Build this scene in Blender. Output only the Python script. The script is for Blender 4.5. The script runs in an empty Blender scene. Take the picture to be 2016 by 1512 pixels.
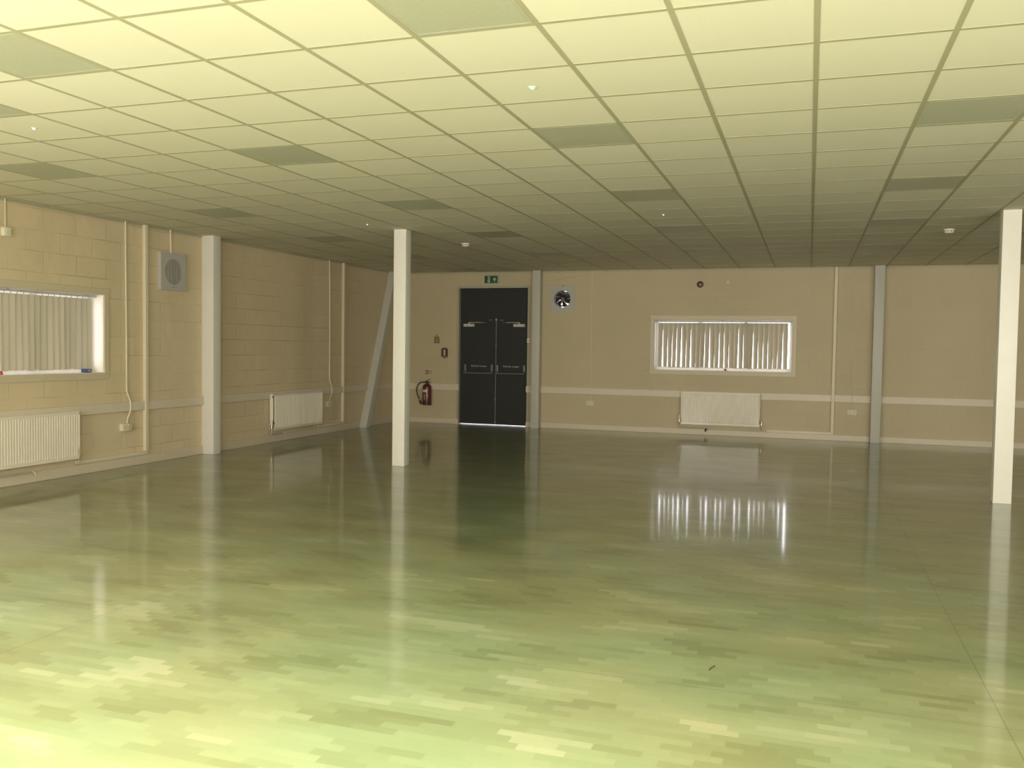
import bpy, bmesh, math, random
from mathutils import Vector, Matrix

S = bpy.context.scene
COL = S.collection
random.seed(7)
PI = math.pi

# ------------------------------------------------------------------ camera
CAM_Z = 1.5124
cd = bpy.data.cameras.new('camera')
cd.sensor_fit = 'HORIZONTAL'; cd.sensor_width = 36.0
cd.lens = 1733.86 / 2016 * 36.0
cd.clip_start = 0.05; cd.clip_end = 200
cam = bpy.data.objects.new('camera', cd); COL.objects.link(cam)
right = Vector((0.947351, 0.319874, 0.014389))
fwd = Vector((-0.319078, 0.946839, -0.041038))
up = Vector((-0.026751, 0.034286, 0.999054))
m = Matrix((right, up, -fwd)).transposed().to_4x4()
m.translation = Vector((0, 0, CAM_Z))
cam.matrix_world = m
S.camera = cam

# ------------------------------------------------------------------ world, exposure
S.view_settings.view_transform = 'Standard'
S.view_settings.look = 'None'
S.view_settings.exposure = 0.1
S.view_settings.gamma = 1.0
S.view_settings.use_curve_mapping = False
S.cycles.use_denoising = True
S.cycles.max_bounces = 8
S.cycles.glossy_bounces = 3
S.cycles.caustics_reflective = False
S.cycles.caustics_refractive = False
S.cycles.diffuse_bounces = 3
S.cycles.transparent_max_bounces = 8
S.cycles.sample_clamp_indirect = 8.0
w = bpy.data.worlds.new('overcast_sky'); S.world = w; w.use_nodes = True
bg = w.node_tree.nodes['Background']
bg.inputs[0].default_value = (0.96, 0.93, 1.0, 1)
bg.inputs[1].default_value = 6.0

# ------------------------------------------------------------------ daylight from the windows behind and beside the camera
def area(name, loc, target, sx, sy, power, color, spread=PI):
    l = bpy.data.lights.new(name, 'AREA'); l.shape = 'RECTANGLE'
    l.size = sx; l.size_y = sy; l.energy = power; l.color = color; l.spread = spread
    o = bpy.data.objects.new(name, l); COL.objects.link(o)
    o.location = loc
    d = Vector(target) - Vector(loc)
    o.rotation_euler = d.to_track_quat('-Z', 'Y').to_euler()
    return o
DAY = (1.0, 0.95, 0.78)
area('rear_window_light', (-4.6, -0.55, 1.65), (-4.6, 6, 1.2), 2.3, 1.5, 172, DAY)
area('rear_window_light', (-0.6, -0.55, 1.65), (-0.6, 6, 1.2), 2.3, 1.5, 200, DAY)
area('rear_window_light', (3.4, -0.55, 1.65), (3.4, 6, 1.2), 2.3, 1.5, 270, DAY)
area('rear_window_light', (7.8, -0.55, 1.65), (7.0, 6, 1.2), 2.3, 1.5, 200, DAY)  # added rear window light that lifts the left wall
area('side_window_light', (-7.75, 1.0, 1.6), (0, 2, 1.2), 2.3, 0.9, 60, (1.0, 0.95, 0.86))

# unseen lit ceiling lights added to brighten the near floor (their fittings are built with the other ceiling lights)
ADDED_LIT = ((-10.5, 88), (-6.5, 160), (-2.5, 155), (1.5, 100))
for kx, pw in ADDED_LIT:
    area('added_ceiling_lamp', (-0.0068 + kx * 0.5968, 4.4448 - 5.5 * 0.6, 2.955), (-0.0068 + kx * 0.5968, 4.4448 - 5.5 * 0.6, 0), 0.53, 0.53, pw, (1.0, 0.96, 0.80), math.radians(132))   # spread narrowed to keep the added light off the far floor

# ------------------------------------------------------------------ materials
def nodes(name):
    mt = bpy.data.materials.new(name); mt.use_nodes = True
    nt = mt.node_tree
    return mt, nt, nt.nodes['Principled BSDF']
def N(nt, t, **kw):
    n = nt.nodes.new(t)
    for k, v in kw.items(): setattr(n, k, v)
    return n
def paint(name, col, rough=0.5, metal=0.0, noise=0.04, scale=6.0, bump=0.0, coat=0.0):
    """plain coated surface with faint mottling"""
    mt, nt, b = nodes(name)
    tc = N(nt, 'ShaderNodeTexCoord'); nz = N(nt, 'ShaderNodeTexNoise')
    nz.inputs['Scale'].default_value = scale; nz.inputs['Detail'].default_value = 4
    nt.links.new(tc.outputs['Object'], nz.inputs['Vector'])
    mx = N(nt, 'ShaderNodeMix', data_type='RGBA')
    mx.inputs[6].default_value = tuple(c * (1 - noise) for c in col) + (1,)
    mx.inputs[7].default_value = tuple(min(1, c * (1 + noise)) for c in col) + (1,)
    nt.links.new(nz.outputs['Fac'], mx.inputs[0])
    nt.links.new(mx.outputs[2], b.inputs['Base Color'])
    b.inputs['Roughness'].default_value = rough
    b.inputs['Metallic'].default_value = metal
    b.inputs['Coat Weight'].default_value = coat
    if bump:
        bp = N(nt, 'ShaderNodeBump'); bp.inputs['Strength'].default_value = bump
        bp.inputs['Distance'].default_value = 0.01
        n2 = N(nt, 'ShaderNodeTexNoise'); n2.inputs['Scale'].default_value = scale * 25
        nt.links.new(tc.outputs['Object'], n2.inputs['Vector'])
        nt.links.new(n2.outputs['Fac'], bp.inputs['Height'])
        nt.links.new(bp.outputs[0], b.inputs['Normal'])
    return mt
def glow(name, col, strength):
    mt, nt, b = nodes(name)
    b.inputs['Base Color'].default_value = col + (1,)
    b.inputs['Emission Color'].default_value = col + (1,)
    b.inputs['Emission Strength'].default_value = strength
    return mt
def glass_mat():
    mt, nt, b = nodes('window_glass')
    nt.nodes.remove(b); out = nt.nodes['Material Output']
    tr = N(nt, 'ShaderNodeBsdfTransparent'); gl = N(nt, 'ShaderNodeBsdfGlossy')
    gl.inputs['Roughness'].default_value = 0.02
    fr = N(nt, 'ShaderNodeFresnel'); fr.inputs['IOR'].default_value = 1.3
    mx = N(nt, 'ShaderNodeMixShader')
    nt.links.new(fr.outputs[0], mx.inputs[0]); nt.links.new(tr.outputs[0], mx.inputs[1]); nt.links.new(gl.outputs[0], mx.inputs[2])
    nt.links.new(mx.outputs[0], out.inputs['Surface'])
    return mt
def fabric_mat(name, col, trans):
    mt, nt, b = nodes(name)
    out = nt.nodes['Material Output']
    tc = N(nt, 'ShaderNodeTexCoord'); wv = N(nt, 'ShaderNodeTexNoise')
    wv.inputs['Scale'].default_value = 60
    nt.links.new(tc.outputs['Object'], wv.inputs['Vector'])
    mx0 = N(nt, 'ShaderNodeMix', data_type='RGBA')
    mx0.inputs[6].default_value = tuple(c * 0.94 for c in col) + (1,); mx0.inputs[7].default_value = col + (1,)
    nt.links.new(wv.outputs['Fac'], mx0.inputs[0]); nt.links.new(mx0.outputs[2], b.inputs['Base Color'])
    b.inputs['Roughness'].default_value = 0.9
    tl = N(nt, 'ShaderNodeBsdfTranslucent'); tl.inputs[0].default_value = (0.85, 0.8, 0.74, 1)
    mx = N(nt, 'ShaderNodeMixShader'); mx.inputs[0].default_value = trans
    nt.links.new(b.outputs[0], mx.inputs[1]); nt.links.new(tl.outputs[0], mx.inputs[2])
    nt.links.new(mx.outputs[0], out.inputs['Surface'])
    return mt
def block_mat(name, col, axis, relief=0.7):
    """painted concrete blockwork, 440 x 215 mm courses"""
    mt, nt, b = nodes(name)
    tc = N(nt, 'ShaderNodeTexCoord'); sp = N(nt, 'ShaderNodeSeparateXYZ'); cb = N(nt, 'ShaderNodeCombineXYZ')
    nt.links.new(tc.outputs['Object'], sp.inputs[0])
    nt.links.new(sp.outputs[axis], cb.inputs[0]); nt.links.new(sp.outputs[2], cb.inputs[1])
    br = N(nt, 'ShaderNodeTexBrick'); br.offset = 0.5
    br.inputs['Scale'].default_value = 1.0
    br.inputs['Brick Width'].default_value = 0.45; br.inputs['Row Height'].default_value = 0.225
    br.inputs['Mortar Size'].default_value = 0.006; br.inputs['Mortar Smooth'].default_value = 0.6
    br.inputs['Color1'].default_value = tuple(c * 0.985 for c in col) + (1,)
    br.inputs['Color2'].default_value = tuple(c * 1.01 for c in col) + (1,)
    br.inputs['Mortar'].default_value = tuple(c * 0.97 for c in col) + (1,)
    nt.links.new(cb.outputs[0], br.inputs['Vector'])
    nz = N(nt, 'ShaderNodeTexNoise'); nz.inputs['Scale'].default_value = 1.3; nz.inputs['Detail'].default_value = 5
    nt.links.new(tc.outputs['Object'], nz.inputs['Vector'])
    mx = N(nt, 'ShaderNodeMix', data_type='RGBA', blend_type='MULTIPLY'); mx.inputs[0].default_value = 1
    rp = N(nt, 'ShaderNodeMapRange'); rp.inputs[3].default_value = 0.93; rp.inputs[4].default_value = 1.05
    nt.links.new(nz.outputs['Fac'], rp.inputs[0])
    nt.links.new(br.outputs['Color'], mx.inputs[6]); nt.links.new(rp.outputs[0], mx.inputs[7])
    nt.links.new(mx.outputs[2], b.inputs['Base Color'])
    b.inputs['Roughness'].default_value = 0.65
    # joints sunk, each joint filled to a different depth; block faces rough
    inv = N(nt, 'ShaderNodeMath', operation='SUBTRACT'); inv.inputs[0].default_value = 1
    nt.links.new(br.outputs['Fac'], inv.inputs[1])
    n3 = N(nt, 'ShaderNodeTexNoise'); n3.inputs['Scale'].default_value = 2.5
    nt.links.new(tc.outputs['Object'], n3.inputs['Vector'])
    n2 = N(nt, 'ShaderNodeTexNoise'); n2.inputs['Scale'].default_value = 90; n2.inputs['Detail'].default_value = 3
    nt.links.new(tc.outputs['Object'], n2.inputs['Vector'])
    r3 = N(nt, 'ShaderNodeMapRange'); r3.inputs[1].default_value = 0.4; r3.inputs[2].default_value = 0.65
    nt.links.new(n3.outputs['Fac'], r3.inputs[0])
    jm = N(nt, 'ShaderNodeMath', operation='MULTIPLY'); nt.links.new(inv.outputs[0], jm.inputs[0]); nt.links.new(r3.outputs[0], jm.inputs[1])
    ad = N(nt, 'ShaderNodeMath', operation='MULTIPLY_ADD'); ad.inputs[1].default_value = 0.18
    nt.links.new(n2.outputs['Fac'], ad.inputs[0]); nt.links.new(jm.outputs[0], ad.inputs[2])
    bp = N(nt, 'ShaderNodeBump'); bp.inputs['Strength'].default_value = relief; bp.inputs['Distance'].default_value = 0.008
    nt.links.new(ad.outputs[0], bp.inputs['Height']); nt.links.new(bp.outputs[0], b.inputs['Normal'])
    return mt
def tile_mat():
    mt, nt, b = nodes('mineral_ceiling_tile')
    tc = N(nt, 'ShaderNodeTexCoord'); nz = N(nt, 'ShaderNodeTexNoise')
    nz.inputs['Scale'].default_value = 140; nz.inputs['Detail'].default_value = 3
    nt.links.new(tc.outputs['Object'], nz.inputs['Vector'])
    # each tile has aged slightly differently
    mp = N(nt, 'ShaderNodeMapping'); mp.inputs['Location'].default_value = (0.0068 / 0.5968, -4.4448 / 0.6, 0)
    mp.inputs['Scale'].default_value = (1 / 0.5968, 1 / 0.6, 0)
    nt.links.new(tc.outputs['Object'], mp.inputs[0])
    fl = N(nt, 'ShaderNodeVectorMath', operation='FLOOR'); nt.links.new(mp.outputs[0], fl.inputs[0])
    wn = N(nt, 'ShaderNodeTexWhiteNoise', noise_dimensions='3D'); nt.links.new(fl.outputs[0], wn.inputs['Vector'])
    mx = N(nt, 'ShaderNodeMix', data_type='RGBA')
    mx.inputs[6].default_value = (0.77, 0.73, 0.595, 1); mx.inputs[7].default_value = (0.80, 0.755, 0.615, 1)
    nt.links.new(wn.outputs['Value'], mx.inputs[0]); nt.links.new(mx.outputs[2], b.inputs['Base Color'])
    b.inputs['Roughness'].default_value = 0.9; b.inputs['Specular IOR Level'].default_value = 0.2
    bp = N(nt, 'ShaderNodeBump'); bp.inputs['Strength'].default_value = 0.15; bp.inputs['Distance'].default_value = 0.003
    nt.links.new(nz.outputs['Fac'], bp.inputs['Height']); nt.links.new(bp.outputs[0], b.inputs['Normal'])
    return mt
def floor_mat():
    """varnished parquet: short staves in rows along X, each row stepped sideways"""
    ROW, LEN, STEP = 0.05, 0.19, 0.068
    mt, nt, b = nodes('varnished_parquet')
    def M(op, a, c=None, d=None):
        n = N(nt, 'ShaderNodeMath', operation=op)
        for i, v in enumerate((a, c, d)):
            if v is None: continue
            if isinstance(v, (int, float)): n.inputs[i].default_value = v
            else: nt.links.new(v, n.inputs[i])
        return n.outputs[0]
    tc = N(nt, 'ShaderNodeTexCoord'); sp = N(nt, 'ShaderNodeSeparateXYZ'); nt.links.new(tc.outputs['Object'], sp.inputs[0])
    X, Y = sp.outputs[0], sp.outputs[1]
    yr = M('DIVIDE', Y, ROW); row = M('FLOOR', yr)
    wr = N(nt, 'ShaderNodeTexWhiteNoise', noise_dimensions='1D'); nt.links.new(row, wr.inputs['W'])
    sh = M('MULTIPLY_ADD', wr.outputs['Value'], 0.03, M('MULTIPLY', row, STEP))
    xs = M('DIVIDE', M('ADD', X, sh), LEN); idx = M('FLOOR', xs)
    cx = M('SUBTRACT', M('MULTIPLY', idx, LEN), sh); cy = M('MULTIPLY', row, ROW)
    cid = N(nt, 'ShaderNodeCombineXYZ'); nt.links.new(idx, cid.inputs[0]); nt.links.new(row, cid.inputs[1])
    wn = N(nt, 'ShaderNodeTexWhiteNoise', noise_dimensions='3D'); nt.links.new(cid.outputs[0], wn.inputs['Vector'])
    cpos = N(nt, 'ShaderNodeCombineXYZ'); nt.links.new(M('MULTIPLY', cx, 0.55), cpos.inputs[0]); nt.links.new(cy, cpos.inputs[1])
    nz = N(nt, 'ShaderNodeTexNoise'); nz.inputs['Scale'].default_value = 2.6; nz.inputs['Detail'].default_value = 2.5; nz.inputs['Roughness'].default_value = 0.6
    nt.links.new(cpos.outputs[0], nz.inputs['Vector'])
    tone = M('ADD', M('MULTIPLY', M('SUBTRACT', nz.outputs['Fac'], 0.5), 2.4), M('MULTIPLY_ADD', wn.outputs['Value'], 0.28, 0.36))
    rp = N(nt, 'ShaderNodeValToRGB'); nt.links.new(tone, rp.inputs[0])
    cr = rp.color_ramp; cr.interpolation = 'LINEAR'
    stops = [(0.10, (0.149, 0.161, 0.075)), (0.36, (0.180, 0.202, 0.100)), (0.55, (0.195, 0.220, 0.113)),
             (0.74, (0.211, 0.234, 0.122)), (0.94, (0.264, 0.276, 0.162))]
    cr.elements[0].position, cr.elements[0].color = stops[0][0], stops[0][1] + (1,)
    cr.elements[1].position, cr.elements[1].color = stops[-1][0], stops[-1][1] + (1,)
    for p, c in stops[1:-1]:
        e = cr.elements.new(p); e.color = c + (1,)
    # green / yellow drift of the varnish over a metre or so
    nz2 = N(nt, 'ShaderNodeTexNoise'); nz2.inputs['Scale'].default_value = 0.9; nz2.inputs['Detail'].default_value = 1
    nt.links.new(tc.outputs['Object'], nz2.inputs['Vector'])
    r2 = N(nt, 'ShaderNodeMapRange'); r2.inputs[1].default_value = 0.38; r2.inputs[2].default_value = 0.62
    nt.links.new(nz2.outputs['Fac'], r2.inputs[0])
    tint = N(nt, 'ShaderNodeMix', data_type='RGBA'); tint.inputs[6].default_value = (1.03, 0.99, 0.95, 1); tint.inputs[7].default_value = (0.93, 1.01, 1.0, 1)
    nt.links.new(r2.outputs[0], tint.inputs[0])
    mul = N(nt, 'ShaderNodeMix', data_type='RGBA', blend_type='MULTIPLY'); mul.inputs[0].default_value = 1
    nt.links.new(rp.outputs[0], mul.inputs[6]); nt.links.new(tint.outputs[2], mul.inputs[7])
    # stave joints and the long panel joints
    fx = M('FRACT', xs); fy = M('FRACT', yr)
    jx = M('LESS_THAN', fx, 0.008); jy = M('LESS_THAN', fy, 0.03)
    j1 = M('MULTIPLY', M('MAXIMUM', jx, jy), 0.10)
    lx = M('LESS_THAN', M('ABSOLUTE', M('SUBTRACT', M('PINGPONG', M('SUBTRACT', X, 0.80), 2.235), 0.0)), 0.0035)
    ly = M('LESS_THAN', M('ABSOLUTE', M('PINGPONG', M('SUBTRACT', Y, 3.97), 2.98)), 0.003)
    j2 = M('MULTIPLY', M('MAXIMUM', lx, ly), 0.28)
    jj = M('SUBTRACT', 1.0, M('MAXIMUM', j1, j2))
    jc = N(nt, 'ShaderNodeCombineColor'); [nt.links.new(jj, jc.inputs[i]) for i in range(3)]
    mu2 = N(nt, 'ShaderNodeMix', data_type='RGBA', blend_type='MULTIPLY'); mu2.inputs[0].default_value = 1
    nt.links.new(mul.outputs[2], mu2.inputs[6]); nt.links.new(jc.outputs[0], mu2.inputs[7])
    nt.links.new(mu2.outputs[2], b.inputs['Base Color'])
    b.inputs['Roughness'].default_value = 0.285
    b.inputs['Specular IOR Level'].default_value = 0.25
    b.inputs['Coat Weight'].default_value = 0.7; b.inputs['Coat Roughness'].default_value = 0.075; b.inputs['Coat IOR'].default_value = 1.45
    # staves lie very slightly out of level
    hn = N(nt, 'ShaderNodeTexNoise'); hn.inputs['Scale'].default_value = 3.0; hn.inputs['Detail'].default_value = 2
    nt.links.new(tc.outputs['Object'], hn.inputs['Vector'])
    hh = hn.outputs['Fac']
    bp = N(nt, 'ShaderNodeBump'); bp.inputs['Strength'].default_value = 0.10; bp.inputs['Distance'].default_value = 0.003
    nt.links.new(hh, bp.inputs['Height']); nt.links.new(bp.outputs[0], b.inputs['Coat Normal'])
    return mt

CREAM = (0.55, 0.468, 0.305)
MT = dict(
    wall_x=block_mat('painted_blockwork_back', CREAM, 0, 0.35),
    wall_y=block_mat('painted_blockwork_left', (0.67, 0.555, 0.37), 1, 0.85),  # left wall colour lifted above the shared cream to stand in for missing light
    floor=floor_mat(), tile=tile_mat(), glass=glass_mat(),
    grid=paint('ceiling_grid_enamel', (0.44, 0.41, 0.28), 0.6),
    cream=paint('cream_gloss_paint', (0.60, 0.52, 0.37), 0.45),
    trim=paint('dado_grey_cream_paint', (0.68, 0.60, 0.475), 0.45),
    skirt=paint('skirting_cream_paint', (0.64, 0.56, 0.43), 0.4),
    column=paint('white_steel_paint', (0.72, 0.70, 0.64), 0.45),
    colgrey=paint('grey_white_steel_paint', (0.53, 0.515, 0.45), 0.45),
    white=paint('white_plastic', (0.74, 0.69, 0.58), 0.4),
    radiator=paint('radiator_white_enamel', (0.78, 0.72, 0.61), 0.35, coat=0.2),
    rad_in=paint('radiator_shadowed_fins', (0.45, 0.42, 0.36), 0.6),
    conduit=paint('conduit_cream_plastic', (0.70, 0.62, 0.47), 0.45),
    fanplate=paint('fan_plate_grey_plastic', (0.47, 0.45, 0.42), 0.5),
    darkgrey=paint('dark_grey_plastic', (0.16, 0.155, 0.14), 0.5),
    midgrey=paint('grille_grey_plastic', (0.36, 0.34, 0.31), 0.5),
    blade=paint('fan_blade_dark_alloy', (0.10, 0.10, 0.11), 0.35, metal=0.6),
    door=paint('charcoal_door_paint', (0.013, 0.0135, 0.012), 0.6),
    frame=paint('door_frame_grey_paint', (0.40, 0.38, 0.29), 0.5),
    steel=paint('brushed_steel', (0.24, 0.235, 0.21), 0.45, metal=0.5),
    satin=paint('satin_grey_steel', (0.17, 0.17, 0.155), 0.45, metal=0.6),
    closer=paint('silver_closer_enamel', (0.55, 0.53, 0.46), 0.45),
    upvc=paint('window_frame_white', (0.80, 0.79, 0.78), 0.35),
    reveal=paint('reveal_white_paint', (0.80, 0.76, 0.68), 0.5),
    fabric=fabric_mat('blind_fabric', (0.56, 0.51, 0.40), 0.10),
    rail=paint('blind_rail_alloy', (0.50, 0.46, 0.40), 0.4),
    copper=paint('painted_heating_pipe', (0.50, 0.43, 0.32), 0.4),
    brass=paint('chrome_valve_metal', (0.62, 0.58, 0.48), 0.25, metal=0.8),
    black=paint('black_rubber', (0.02, 0.02, 0.02), 0.5),
    red=paint('extinguisher_red_enamel', (0.115, 0.020, 0.022), 0.35, coat=0.2),
    bellred=paint('sounder_dark_red_plastic', (0.07, 0.014, 0.010), 0.4),
    label=paint('pale_paper_label', (0.62, 0.58, 0.50), 0.6),
    green=paint('exit_sign_green', (0.008, 0.060, 0.018), 0.5),
    signwhite=paint('sign_pale_green_white', (0.45, 0.55, 0.42), 0.5),
    signframe=paint('sign_edge_grey', (0.42, 0.45, 0.34), 0.5),
    brown=paint('sign_brown_print', (0.20, 0.13, 0.06), 0.6),
    maroon=paint('sign_maroon_print', (0.13, 0.055, 0.04), 0.6),
    signcream=paint('sign_cream_board', (0.55, 0.46, 0.28), 0.6),
    text=paint('white_lettering', (0.55, 0.55, 0.52), 0.6),
    blue=paint('blue_plastic', (0.03, 0.06, 0.22), 0.45),
    redbit=paint('red_plastic', (0.45, 0.05, 0.05), 0.45),
    diffuser=paint('prismatic_light_diffuser', (0.50, 0.50, 0.38), 0.45, scale=40, noise=0.08, bump=0.2),
    splinter=paint('dark_wood_splinter', (0.05, 0.04, 0.025), 0.7),
    ground=paint('outside_paving', (0.55, 0.53, 0.50), 0.9, scale=20, bump=0.3),
    litdiffuser=glow('lit_light_diffuser', (1.0, 0.96, 0.80), 6.0),  # glow of the added unseen ceiling lights
    led=glow('indicator_white', (1.0, 0.95, 0.8), 1.2),
    ledgreen=glow('indicator_green', (0.25, 1.0, 0.45), 2.0),
)

# ------------------------------------------------------------------ mesh helpers
class MB:
    """collects shapes in one bmesh and links them as ONE mesh object"""
    def __init__(s): s.bm = bmesh.new()
    def _add(s, bm2, mat=None):
        me = bpy.data.meshes.new('tmp'); bm2.to_mesh(me); bm2.free()
        if mat: me.transform(mat)
        s.bm.from_mesh(me); bpy.data.meshes.remove(me); return s
    def box(s, a, b, bev=0.0, seg=1, rot=None, about=None):
        bm = bmesh.new(); bmesh.ops.create_cube(bm, size=1)
        lo = [min(p, q) for p, q in zip(a, b)]; hi = [max(p, q) for p, q in zip(a, b)]
        c = [(p + q) / 2 for p, q in zip(lo, hi)]; d = [q - p for p, q in zip(lo, hi)]
        for v in bm.verts: v.co = Vector([c[i] + v.co[i] * d[i] for i in range(3)])
        if bev: bmesh.ops.bevel(bm, geom=bm.edges[:] , offset=bev, segments=seg, affect='EDGES', profile=0.6)
        M = None
        if rot is not None:
            p = Vector(about if about is not None else c)
            M = Matrix.Translation(p) @ rot.to_4x4() @ Matrix.Translation(-p)
        return s._add(bm, M)
    def cyl(s, p, q, r, r2=None, seg=20, bev=0.0):
        p, q = Vector(p), Vector(q); d = q - p
        bm = bmesh.new()
        bmesh.ops.create_cone(bm, cap_ends=True, segments=seg, radius1=r, radius2=r if r2 is None else r2, depth=d.length)
        if bev:
            es = [e for e in bm.edges if abs(e.verts[0].co.z - e.verts[1].co.z) < 1e-6]
            bmesh.ops.bevel(bm, geom=es, offset=bev, segments=2, affect='EDGES')
        M = Matrix.Translation((p + q) / 2) @ d.to_track_quat('Z', 'Y').to_matrix().to_4x4()
        return s._add(bm, M)
    def lathe(s, prof, c=(0, 0, 0), axis='Z', seg=28):
        """prof: list of (radius, height) along the axis"""
        bm = bmesh.new(); rings = []
        for r, h in prof:
            ring = []
            for k in range(seg):
                a = 2 * PI * k / seg
                if axis == 'Z': co = (r * math.cos(a), r * math.sin(a), h)
                else: co = (r * math.cos(a), h, r * math.sin(a))
                ring.append(bm.verts.new(co))
            rings.append(ring)
        for A, B in zip(rings, rings[1:]):
            for k in range(seg): bm.faces.new((A[k], A[(k + 1) % seg], B[(k + 1) % seg], B[k]))
        for ring in (rings[0], rings[-1]):
            bm.faces.new(ring)
        bmesh.ops.recalc_face_normals(bm, faces=bm.faces)
        return s._add(bm, Matrix.Translation(c))
    def tube(s, pts, r, seg=10):
        pts = [Vector(p) for p in pts]; bm = bmesh.new(); rings = []
        ref = None
        for i, p in enumerate(pts):
            t = (pts[min(i + 1, len(pts) - 1)] - pts[max(i - 1, 0)]).normalized()
            if ref is None:
                ref = Vector((0, 0, 1)) if abs(t.z) < 0.9 else Vector((1, 0, 0))
            n = (ref - t * ref.dot(t)).normalized(); ref = n; bi = t.cross(n)
            rings.append([bm.verts.new(p + r * (math.cos(2 * PI * k / seg) * n + math.sin(2 * PI * k / seg) * bi)) for k in range(seg)])
        for A, B in zip(rings, rings[1:]):
            for k in range(seg): bm.faces.new((A[k], A[(k + 1) % seg], B[(k + 1) % seg], B[k]))
        bm.faces.new(rings[0]); bm.faces.new(rings[-1])
        bmesh.ops.recalc_face_normals(bm, faces=bm.faces)
        return s._add(bm)
    def prism(s, poly, y0, y1):
        """polygon of (x, z) extruded along y"""
        bm = bmesh.new()
        A = [bm.verts.new((x, y0, z)) for x, z in poly]; B = [bm.verts.new((x, y1, z)) for x, z in poly]
        bm.faces.new(A); bm.faces.new(B)
        n = len(poly)
        for k in range(n): bm.faces.new((A[k], A[(k + 1) % n], B[(k + 1) % n], B[k]))
        bmesh.ops.recalc_face_normals(bm, faces=bm.faces)
        return s._add(bm)
    def grid(s, f, nu, nv, thick=0.0):
        """open surface f(u, v) with u, v in 0..1; thick>0 gives it a back"""
        bm = bmesh.new(); V = []
        for j in range(nv + 1):
            V.append([bm.verts.new(f(i / nu, j / nv)) for i in range(nu + 1)])
        for j in range(nv):
            for i in range(nu): bm.faces.new((V[j][i], V[j][i + 1], V[j + 1][i + 1], V[j + 1][i]))
        if thick:
            bmesh.ops.recalc_face_normals(bm, faces=bm.faces)
            bmesh.ops.solidify(bm, geom=bm.faces[:], thickness=thick)
        return s._add(bm)
    def build(s, name, mat, parent=None, smooth=False):
        me = bpy.data.meshes.new(name); s.bm.to_mesh(me); s.bm.free()
        me.materials.append(mat)
        if smooth:
            for p in me.polygons: p.use_smooth = True
            try: me.set_sharp_from_angle(angle=math.radians(35))
            except Exception: pass
        o = bpy.data.objects.new(name, me); COL.objects.link(o)
        if parent: o.parent = parent
        return o
def smoothpath(pts, n=8):
    """Catmull-Rom through the points"""
    P = [Vector(p) for p in pts]; P = [P[0] * 2 - P[1]] + P + [P[-1] * 2 - P[-2]]
    out = []
    for i in range(1, len(P) - 2):
        for k in range(n):
            t = k / n; a, b, c, d = P[i - 1], P[i], P[i + 1], P[i + 2]
            out.append(0.5 * ((2 * b) + (c - a) * t + (2 * a - 5 * b + 4 * c - d) * t * t + (3 * b - a - 3 * c + d) * t ** 3))
    out.append(P[-2]); return out
def thing(name, label, cat, loc=(0, 0, 0), rz=0.0, group=None):
    o = bpy.data.objects.new(name, None); COL.objects.link(o)
    o.location = loc; o.rotation_euler = (0, 0, rz); o.empty_display_size = 0.1
    return tag(o, label, cat, group)
def tag(o, label, cat, group=None):
    o['label'] = label; o['category'] = cat
    if group: o['group'] = group
    return o
def struct(o): o['kind'] = 'structure'; return o
def sroot(name, loc=(0, 0, 0), rz=0.0):
    o = bpy.data.objects.new(name, None); COL.objects.link(o)
    o.location = loc; o.rotation_euler = (0, 0, rz); o.empty_display_size = 0.1
    return struct(o)
def lettering(txt, height, x, y, z, mat, parent, name='lettering'):
    """raised text facing -Y, centred on x"""
    cu = bpy.data.curves.new(name, 'FONT'); cu.body = txt; cu.size = height * 1.38; cu.align_x = 'CENTER'; cu.extrude = 0.0008
    t = bpy.data.objects.new('tmp_text', cu); COL.objects.link(t)
    dg = bpy.context.evaluated_depsgraph_get(); dg.update()
    me = bpy.data.meshes.new_from_object(t.evaluated_get(dg)); bpy.data.objects.remove(t)
    me.transform(Matrix.Translation((x, y, z)) @ Matrix.Rotation(PI / 2, 4, 'X'))
    me.materials.clear(); me.materials.append(mat); me.name = name
    o = bpy.data.objects.new(name, me); COL.objects.link(o); o.parent = parent
    return o

# ------------------------------------------------------------------ room dimensions
LX, RX, BY, RY, H = -7.85, 13.5, 16.05, -0.70, 2.971
TH = 0.30
GX, GY, DX, DY = -0.0068, 4.4448, 0.5968, 0.6        # ceiling grid
W1 = (5.88, 8.27); W2 = (-2.685, -0.29); WZ = (1.15, 2.065)  # the two windows in view
W3 = (-0.2, 2.2)                                     # the next window along the left wall, beside the camera
RW = ((-5.8, -3.4), (-1.8, 0.6), (2.2, 4.6), (6.6, 9.0)); RZ = (0.8, 2.4)  # windows behind the camera; the last one added to brighten the left wall
DOOR = (-6.56, -5.07, 2.67)
FAN2 = (-4.43, 2.445)

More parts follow.
